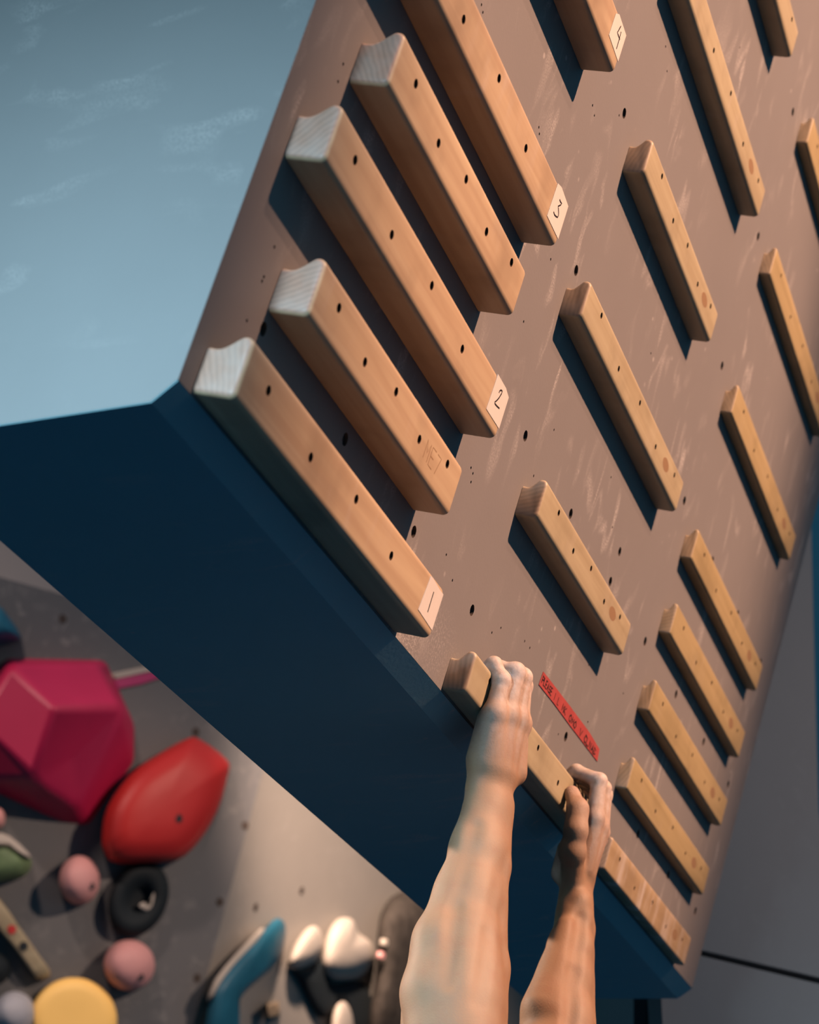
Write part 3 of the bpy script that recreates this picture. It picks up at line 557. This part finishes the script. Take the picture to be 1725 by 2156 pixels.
# ------------------------------------------------------------------ the climber
class Field:
    def __init__(s, lo, hi, h):
        s.lo, s.h = np.array(lo, float), h; s.n = np.ceil((np.array(hi) - s.lo) / h).astype(int) + 1
        s.d = np.full(s.n, 1.0, np.float32)
    def part(s):
        q = Field.__new__(Field); q.lo, q.h, q.n = s.lo, s.h, s.n; q.d = np.full(s.n, 1.0, np.float32); return q
    def cone(s, a, b, r0, r1, k=0.004, flat=None, op='add'):
        """round cone from a to b; flat = (direction, factor) squashes it along a direction"""
        a, b = np.asarray(a, float), np.asarray(b, float); R = max(r0, r1) * (1.0 if flat is None else max(1.0, flat[1])) + max(k, 0.004) * 2 + 2 * s.h
        i0 = np.maximum(np.floor((np.minimum(a, b) - R - s.lo) / s.h).astype(int), 0); i1 = np.minimum(np.ceil((np.maximum(a, b) + R - s.lo) / s.h).astype(int) + 1, s.n)
        if np.any(i1 <= i0): return s
        ax = [(s.lo[j] + s.h * np.arange(i0[j], i1[j])).astype(np.float32) for j in range(3)]
        x, y, z = ax[0][:, None, None] - np.float32(a[0]), ax[1][None, :, None] - np.float32(a[1]), ax[2][None, None, :] - np.float32(a[2])
        ab = (b - a).astype(np.float32); L = max(float(ab @ ab), 1e-10)
        t = np.clip((x * ab[0] + y * ab[1] + z * ab[2]) / L, 0, 1)
        dx, dy, dz = x - t * ab[0], y - t * ab[1], z - t * ab[2]
        sc = 1.0
        if flat is not None:
            u = unit(flat[0]).astype(np.float32); e = flat[1]; w = (dx * u[0] + dy * u[1] + dz * u[2]) * np.float32(1 / e - 1)
            dx, dy, dz = dx + w * u[0], dy + w * u[1], dz + w * u[2]; sc = min(1.0, e)
        d = (np.sqrt(dx * dx + dy * dy + dz * dz) - (r0 + (r1 - r0) * t)) * sc
        sl = tuple(slice(i0[j], i1[j]) for j in range(3)); c = s.d[sl]
        if op == 'add':
            hh = np.clip(0.5 + 0.5 * (c - d) / k, 0, 1); s.d[sl] = c + (d - c) * hh - k * hh * (1 - hh)
        else:
            d = -d; hh = np.clip(0.5 - 0.5 * (c - d) / k, 0, 1); s.d[sl] = c + (d - c) * hh + k * hh * (1 - hh)
        return s
    def chain(s, pts, rs, k=0.004, flat=None):
        for i in range(len(pts) - 1): s.cone(pts[i], pts[i + 1], rs[i], rs[i + 1], k, flat)
        return s
    def merge(s, o, k):
        c, d = s.d, o.d; hh = np.clip(0.5 + 0.5 * (c - d) / k, 0, 1); s.d = c + (d - c) * hh - k * hh * (1 - hh); return s
    def mesh(s):
        """naive surface nets"""
        d = s.d; ins = d < 0; nx, ny, nz = d.shape
        cnt = np.zeros((nx - 1, ny - 1, nz - 1), np.int8); 
        for i in (0, 1):
            for j in (0, 1):
                for k in (0, 1): cnt += ins[i:nx - 1 + i, j:ny - 1 + j, k:nz - 1 + k]
        act = (cnt > 0) & (cnt < 8); idx = -np.ones(act.shape, np.int64); cells = np.argwhere(act); idx[act] = np.arange(len(cells))
        acc = np.zeros((len(cells), 3)); num = np.zeros(len(cells))
        cor = [(i, j, k) for i in (0, 1) for j in (0, 1) for k in (0, 1)]
        val = {c: d[cells[:, 0] + c[0], cells[:, 1] + c[1], cells[:, 2] + c[2]].astype(float) for c in cor}
        for ax in range(3):
            for c in cor:
                if c[ax]: continue
                e = list(c); e[ax] = 1; a, b = val[c], val[tuple(e)]; m = (a < 0) != (b < 0)
                t = np.where(m, a / np.where(m, a - b, 1), 0); p = np.array(c, float)[None] + np.zeros((len(cells), 3)); p[:, ax] += t
                acc[m] += p[m]; num[m] += 1
        V = s.lo + s.h * (cells + acc / num[:, None]); Fs = []
        for ax in range(3):
            u, w = (ax + 1) % 3, (ax + 2) % 3
            a = ins[tuple(slice(0, -1) if q == ax else slice(1, -1) for q in range(3))]; b = ins[tuple(slice(1, None) if q == ax else slice(1, -1) for q in range(3))]
            for flip, m in ((False, a & ~b), (True, ~a & b)):
                e = np.argwhere(m)
                if not len(e): continue
                e[:, u] += 1; e[:, w] += 1
                def ci(du, dw): q = e.copy(); q[:, u] += du; q[:, w] += dw; return idx[q[:, 0], q[:, 1], q[:, 2]]
                quad = [ci(-1, -1), ci(0, -1), ci(0, 0), ci(-1, 0)]
                if flip: quad = quad[::-1]
                Fs.append(np.stack(quad, 1))
        return V, np.concatenate(Fs)
X_ = lambda px, py, X: at_x(px, py, X)
DOWN = np.array([0, -math.cos(TH), math.sin(TH)])      # world down in board coordinates
def finger(fld, pts, rs):
    q = fld.part(); q.chain(pts, rs, 0.003)
    for j in (1, 2): q.cone(pts[j], pts[j], rs[j] * 1.06, rs[j] * 1.06, 0.004)      # knuckles
    return q
# ---- near arm, left hand
f1 = Field((0.62, -0.50, -0.035), (0.885, 0.095, 0.22), 0.0021)
fingers = f1.part()
LF = [([(.749, .0425, .009), (.749, .0550, .0235), (.749, .0400, .0365), (.748, .003, .0400)], [.0069, .0078, .0092, .0108]),
      ([(.768, .0430, .007), (.768, .0570, .0220), (.770, .0575, .0415), (.768, .009, .0455)], [.0075, .0086, .0100, .0114]),
      ([(.788, .0430, .006), (.788, .0580, .0210), (.790, .0590, .0430), (.789, .012, .0490)], [.0078, .0089, .0103, .0118]),
      ([(.806, .0430, .007), (.806, .0565, .0210), (.808, .0555, .0400), (.807, .012, .0480)], [.0076, .0087, .0100, .0118])]
for pts, rs in LF: fingers.merge(finger(f1, pts, rs), 0.0015)
palm = f1.part(); wr = np.array((.783, -.064, .047)); wide = unit((.85, 0, .5))
car = [(.766, -.046, .046), (.775, -.046, .049), (.786, -.046, .051), (.797, -.046, .050)]
for (pts, rs), c, rc in zip(LF, car, (.0135, .0135, .0135, .014)): palm.cone(pts[3], c, rs[3] * 1.0, rc, 0.010)
palm.cone((.752, -.006, .0355), (.764, -.044, .037), .0135, .0185, 0.010)             # heel of the little-finger side
palm.cone((.790, -.002, .036), (.786, -.045, .040), .0120, .0150, 0.010)
palm.cone((.817, -.008, .048), (.809, -.040, .056), .0135, .0160, 0.010)             # thumb ball
for j in (1, 2, 3): palm.cone(np.array(LF[j][0][3]) + (0, .002, .0022), np.array(car[j]) + (0, 0, .0112), .0070, .0028, 0.008)   # tendons
for pts, rs in LF: palm.cone(np.array(pts[3]) + (0, .001, .0018), np.array(pts[3]) + (0, .001, .0018), rs[3] * .97, rs[3] * .97, 0.008)
th = f1.part(); th.chain([(.812, -.030, .040), (.830, -.004, .040), (.840, .014, .037), (.838, .030, .0365)], [.0140, .0112, .0095, .0080], 0.004)
palm.merge(th, 0.004)
pts_px = [((1035, 1650), .783, .0185), ((1029, 1700), .777, .0205), ((1008, 1790), .764, .0275), ((985, 1890), .749, .0330), ((968, 1990), .734, .0395), ((963, 2060), .724, .0445), ((961, 2120), .716, .0455), ((962, 2190), .707, .0425), ((968, 2330), .695, .0420)]
FA = [(X_(*p, x), r_) for p, x, r_ in pts_px]
arm = f1.part()
arm.chain([p for p, _ in FA], [r_ for _, r_ in FA], 0.012)
arm.cone(wr + wide * .010, FA[2][0] + wide * .009, .0150, .0205, 0.010); arm.cone(wr - wide * .010, FA[2][0] - wide * .009, .0150, .0205, 0.010)
arm.cone(X_(1060, 1700, .790), X_(1046, 1830, .775), .0080, .0115, 0.012); arm.cone(X_(1046, 1830, .775), X_(1026, 2040, .752), .0115, .0205, 0.012); arm.cone(X_(1026, 2040, .752), X_(1020, 2260, .725), .0205, .020, 0.012)   # outer forearm muscle
arm.cone(X_(990, 1770, .750), X_(925, 1980, .712), .010, .0235, 0.014); arm.cone(X_(925, 1980, .712), X_(905, 2090, .702), .0235, .0255, 0.014); arm.cone(X_(905, 2090, .702), X_(915, 2260, .690), .0255, .024, 0.014); arm.cone(X_(876, 2090, .735), X_(882, 2230, .730), .0140, .0200, 0.010)
arm.cone(X_(1006, 1655, .766), X_(1006, 1655, .766), .0110, .0110, 0.010)                  # wrist bone
for a_, b_, r_ in (((1066, 1835, .741), (1040, 1960, .705), .0035), ((1040, 1960, .705), (1016, 2100, .672), .0045), ((1000, 1735, .733), (958, 1900, .695), .0030), ((958, 1900, .695), (944, 2060, .664), .0042)):
    arm.cone(X_(*a_), X_(*b_), r_, r_, 0.014, None, 'sub')            # furrows between the forearm muscles
palm.merge(arm, 0.016); palm.merge(fingers, 0.0055)
V1, Q1 = palm.mesh()
# ---- far arm, right hand
f2 = Field((0.97, -0.46, -0.03), (1.225, 0.09, 0.22), 0.0021)
fingers = f2.part()
RF = [([(1.122, .0430, .009), (1.121, .0555, .0245), (1.122, .0500, .0545), (1.121, .004, .062)], [.0068, .0077, .0090, .0110]),
      ([(1.141, .0430, .007), (1.140, .0550, .0245), (1.141, .0470, .0560), (1.141, .000, .064)], [.0070, .0079, .0091, .0112]),
      ([(1.160, .0430, .008), (1.160, .0540, .0240), (1.160, .0440, .0545), (1.160, -.002, .062)], [.0067, .0076, .0087, .0106]),
      ([(1.178, .0425, .009), (1.178, .0515, .0220), (1.178, .0390, .0460), (1.178, -.006, .057)], [.0062, .0070, .0080, .0098])]
for pts, rs in RF: fingers.merge(finger(f2, pts, rs), 0.0015)
palm = f2.part(); wr2 = X_(1212, 1880, 1.135)
car = [(1.128, -.056, .060), (1.138, -.058, .062), (1.148, -.058, .060), (1.158, -.056, .056)]
for (pts, rs), c, rc in zip(RF, car, (.0125, .0125, .0125, .0125)): palm.cone(pts[3], c, rs[3], rc, 0.010)
palm.cone((1.168, -.012, .048), (1.155, -.062, .046), .0120, .0150, 0.010)
palm.cone((1.140, -.014, .052), (1.140, -.056, .048), .0105, .0150, 0.010)
palm.cone(X_(1196, 1790, 1.130), X_(1187, 1838, 1.140), .0130, .0150, 0.010)              # heel of the hand
for j in (0, 1): palm.cone(np.array(RF[j][0][3]) + (0, .002, .0035), np.array(car[j]) + (0, 0, .010), .0062, .0030, 0.006)
th = f2.part()
TJ = [X_(1205, 1671, 1.096), X_(1217, 1703, 1.090), X_(1213, 1748, 1.089), X_(1205, 1792, 1.098), X_(1206, 1840, 1.118)]
DORS = unit((-.78, -.02, .62)); FL = (DORS, .74)
th.chain(TJ[:3], [.0098, .0112, .0124], 0.006, FL); th.chain(TJ[1:], [.0100, .0116, .0140, .0140], 0.008); th.cone(TJ[3], TJ[3], .0150, .0150, 0.006)
palm.merge(th, 0.005)
pts_px = [((1211, 1880), 1.135, .0180), ((1211, 1905), 1.132, .0175), ((1209, 1936), 1.126, .0195), ((1200, 1996), 1.115, .0245), ((1190, 2060), 1.104, .0290), ((1175, 2156), 1.087, .0390), ((1162, 2240), 1.072, .0465), ((1155, 2330), 1.058, .0450)]
FB = [(X_(*p, x), r_) for p, x, r_ in pts_px]
arm = f2.part(); arm.chain([p for p, _ in FB], [r_ for _, r_ in FB], 0.012)
arm.cone(X_(1230, 1870, 1.150), X_(1228, 1960, 1.140), .0095, .0110, 0.010); arm.cone(X_(1228, 1960, 1.140), X_(1216, 2160, 1.115), .0110, .0210, 0.012)
arm.cone(X_(1190, 1950, 1.100), X_(1140, 2120, 1.066), .008, .022, 0.014)
arm.cone(X_(1222, 1895, 1.120), X_(1222, 1895, 1.120), .0095, .0095, 0.010)
for a_, b_, r_ in (((1226, 1930, 1.106), (1214, 2040, 1.071), .0036), ((1214, 2040, 1.071), (1200, 2160, 1.044), .0045)):
    arm.cone(X_(*a_), X_(*b_), r_, r_, 0.014, None, 'sub')
palm.merge(arm, 0.014); palm.merge(fingers, 0.0055)
V2, Q2 = palm.mesh()
# ---- upper arms, shoulders, trunk, head, legs: the rest of the climber hanging below the picture, coarser
shc = np.array((0.905, 0, 0)); 
def bw(x, y, z): return np.linalg.inv(WB) @ (np.array((x, y, z)))   # world offset from the board's lower edge -> board frame
e1, e2 = FA[-1][0], FB[-1][0]
w1, w2 = WB @ e1, WB @ e2
s1, s2 = np.array((w1[0] + .02, w1[1] - .02, -.615)), np.array((w2[0] + .01, w1[1] - .02, -.615))
sh_mid = (s1 + s2) / 2
lo, hi = np.array((sh_mid[0] - .36, sh_mid[1] - .30, -2.08)), np.array((sh_mid[0] + .36, sh_mid[1] + .26, -.24))
f3 = Field(lo, hi, 0.0085); bd = f3
for w, s_, sg in ((w1, s1, -1), (w2, s2, 1)):
    bd.cone(w + (0, 0, .015), w, .036, .040, .02); bd.cone(w, (w * .4 + s_ * .6), .042, .054, .03); bd.cone(w * .4 + s_ * .6, s_, .054, .062, .03); bd.cone(s_, sh_mid + (sg * .07, 0, -.08), .062, .085, .05)
ch = sh_mid + (0, 0, -.18); wa = sh_mid + (0, -.01, -.42); hp = sh_mid + (0, 0, -.58)
for sg in (-1, 1):
    bd.cone(ch + (sg * .07, 0, .06), wa + (sg * .06, 0, 0), .105, .088, .06, ((0, 1, 0), .85)); bd.cone(wa + (sg * .06, 0, 0), hp + (sg * .075, 0, 0), .088, .105, .06)
    kn = hp + (sg * .10, -.10, -.42); an = hp + (sg * .10, .06, -.80)
    bd.cone(hp + (sg * .085, 0, -.02), kn, .085, .056, .04); bd.cone(kn, kn * .6 + an * .4 + (0, .02, 0), .055, .056, .03); bd.cone(kn * .6 + an * .4 + (0, .02, 0), an, .056, .038, .03); bd.cone(an + (0, .02, -.03), an + (0, -.13, -.06), .034, .030, .03)
hd = sh_mid + (0, .02, .135); bd.cone(sh_mid + (0, 0, -.03), hd + (0, 0, -.06), .062, .058, .04)
bd.cone(hd + (0, 0, -.035), hd + (0, .012, .045), .070, .078, .03, ((1, 0, 0), .92)); bd.cone(hd + (0, .085, -.02), hd + (0, .095, -.03), .011, .013, .012); bd.cone(hd + (0, .055, -.075), hd + (0, .06, -.08), .030, .026, .03)
for sg in (-1, 1): bd.cone(hd + (sg * .075, 0, -.01), hd + (sg * .078, -.008, .02), .012, .015, .008); bd.cone(hd + (sg * .03, .086, .012), hd + (sg * .03, .086, .012), .012, .012, .006, None, 'sub')
V3, Q3 = f3.mesh(); V3b = V3 @ WB                     # rows: world -> board frame (WB is orthogonal)
Vall = np.concatenate([V1, V2, V3b]); Qall = np.concatenate([Q1, Q2 + len(V1), Q3 + len(V1) + len(V2)])
Vw = Vall @ WB.T + OFF; base = b2w((0.95, -0.3, 0.1)); 
me = bpy.data.meshes.new('person'); me.vertices.add(len(Vw)); me.vertices.foreach_set('co', (Vw - base).astype(np.float32).ravel())
me.loops.add(Qall.size); me.loops.foreach_set('vertex_index', Qall.astype(np.int32).ravel()); me.polygons.add(len(Qall))
me.polygons.foreach_set('loop_start', np.arange(0, Qall.size, 4, dtype=np.int32)); me.update(calc_edges=True); me.validate()
# chalk dusting and knuckle flush, painted per vertex; extra chalk brightens the hands in place of light
ck = np.zeros(len(Vall)); fl = np.zeros(len(Vall))
def near(p, r0, r1, amt, arr):
    dd = np.linalg.norm(Vall - np.asarray(p), axis=1); arr[:] = np.maximum(arr, amt * np.clip((r1 - dd) / (r1 - r0), 0, 1))
for pts, rs in LF + RF:
    for j in (0, 1, 2): near(pts[j], .012, .030, 1.0, ck)
    near((np.array(pts[2]) + pts[3]) / 2, .010, .026, .75, ck); near(pts[3], .012, .065, .5, ck); near(pts[2], .004, .013, .8, fl); near(pts[3], .004, .016, .5, fl)
for p in TJ[:2]: near(p, .008, .02, .5, ck); near(p, .005, .014, .8, fl)
near(X_(1185, 1830, 1.14), .012, .03, .45, ck)
for nm, ar in (('chalk', ck), ('flush', fl)):
    at = me.attributes.new(nm, 'FLOAT', 'POINT'); at.data.foreach_set('value', ar.astype(np.float32))
M_SKIN, nt, b = new_mat('skin')
v = objco(nt); c = mixrgb(nt, (0.162, 0.094, 0.054), (0.20, 0.121, 0.073), noise(nt, v, 26, 4))
c = mixrgb(nt, c, (0.16, 0.075, 0.045), math_n(nt, 'MULTIPLY', ramp(nt, noise(nt, v, 55, 3), .5, .75), .35))
af = N(nt, 'ShaderNodeAttribute', attribute_name='flush'); c = mixrgb(nt, c, (0.212, 0.098, 0.066), math_n(nt, 'MULTIPLY', af.outputs['Fac'], .45))
ac = N(nt, 'ShaderNodeAttribute', attribute_name='chalk'); pat = ramp(nt, noise(nt, v, 150, 4, .65), .25, .7)
c = mixrgb(nt, c, (0.38, 0.315, 0.275), math_n(nt, 'MULTIPLY', ac.outputs['Fac'], math_n(nt, 'ADD', math_n(nt, 'MULTIPLY', pat, .5), .4)))
nt.links.new(c, b.inputs['Base Color']); setin(b, Roughness=0.62); b.inputs['Specular IOR Level'].default_value = 0.22
b.inputs['Subsurface Weight'].default_value = 0.12; b.inputs['Subsurface Radius'].default_value = (0.010, 0.004, 0.002); b.inputs['Subsurface Scale'].default_value = 0.6
wv = N(nt, 'ShaderNodeTexWave', wave_type='BANDS'); nt.links.new(objco(nt, (1, 1, 1)), wv.inputs['Vector']); setin(wv, Scale=260.0, Distortion=7.0, Detail=2.0)
hgt = math_n(nt, 'ADD', noise(nt, v, 420, 4, .6), math_n(nt, 'MULTIPLY', math_n(nt, 'MULTIPLY', wv.outputs['Fac'], af.outputs['Fac']), 1.2)); bump(nt, b, hgt, 0.35, 0.0008)
person = link('person', me, M_SKIN, smooth=True, matrix=Matrix.Translation(base))
tag(person, 'climber with bare forearms and chalky hands hanging from the lowest medium rung', 'person')
# thumbnail and hair, clothes
def child_of_person(o):
    m = o.matrix_world.copy(); o.parent = person; o.matrix_parent_inverse = person.matrix_world.inverted(); o.matrix_world = m; return o
bpy.context.view_layer.update()
def nail(centre, along, outw, wd, ln):
    along, outw = unit(along), unit(outw); outw = unit(outw - along * (along @ outw)); sd = np.cross(along, outw); V, F = [], []; nu, nv = 7, 6
    for i in range(nu):
        for j in range(nv):
            a_ = (i / (nu - 1) - .5) * 1.9; s = j / (nv - 1); q = centre + along * (s - .5) * ln + sd * math.sin(a_) * wd * .62 * (1 - .25 * (s - .3) ** 2) + outw * (math.cos(a_) - 1) * wd * .5
            V.append(b2w(q))
    for i in range(nu - 1):
        for j in range(nv - 1): k = i * nv + j; F.append((k, k + nv, k + nv + 1, k + 1))
    o = mesh_obj('fingernail', V, F, M_NAIL, smooth=True); md = o.modifiers.new('thick', 'SOLIDIFY'); md.thickness = 0.0008; md.offset = 0; o['label'] = 'pale chalk-edged thumbnail'; return child_of_person(o)
M_NAIL = plain('fingernail', (0.60, 0.43, 0.36), 0.3, 0.5, var=0.05)
tdir = TJ[0] - TJ[1]; tocam = unit(CAMB - TJ[0]); out = DORS
nail(TJ[0] + unit(tdir) * .0005 + out * .0088, tdir, out, .0150, .0150)
M_HAIR = plain('dark_hair', (0.02, 0.014, 0.010), 0.6, 0.3, bumps=0.6, bscale=180); M_SHIRT = plain('dark_shirt', (0.03, 0.035, 0.045), 0.85, 0.2, bumps=0.3, bscale=90); M_SHORT = plain('grey_shorts', (0.07, 0.07, 0.075), 0.85, 0.2)
def extra(name, lo, hi, build, mat, h=0.009):
    q = Field(lo, hi, h); build(q); V, Q = q.mesh(); o = mesh_obj(name, V + OFF, Q, mat, smooth=True); return child_of_person(o)
def b_hair(q): q.cone(hd + (0, -.012, .02), hd + (0, -.002, .062), .078, .080, .02, ((1, 0, 0), .95)); q.cone(hd + (0, .10, -.05), hd + (0, .11, .0), .06, .06, .01, None, 'sub')
extra('hair', hd - .13, hd + .16, b_hair, M_HAIR)
def b_shirt(q):
    for sg in (-1, 1):
        q.cone(ch + (sg * .07, 0, .075), wa + (sg * .06, 0, 0), .114, .098, .06, ((0, 1, 0), .87)); q.cone(wa + (sg * .06, 0, 0), hp + (sg * .075, 0, .02), .098, .113, .06)
extra('shirt', hp - .28, sh_mid + .30, b_shirt, M_SHIRT)
def b_short(q):
    for sg in (-1, 1):
        kn = hp + (sg * .10, -.10, -.42); q.cone(hp + (sg * .08, 0, 0), hp * .45 + kn * .55 + (sg * .01, 0, 0), .116, .085, .03)
extra('shorts', hp - np.array((.32, .34, .42)), hp + .2, b_short, M_SHORT)
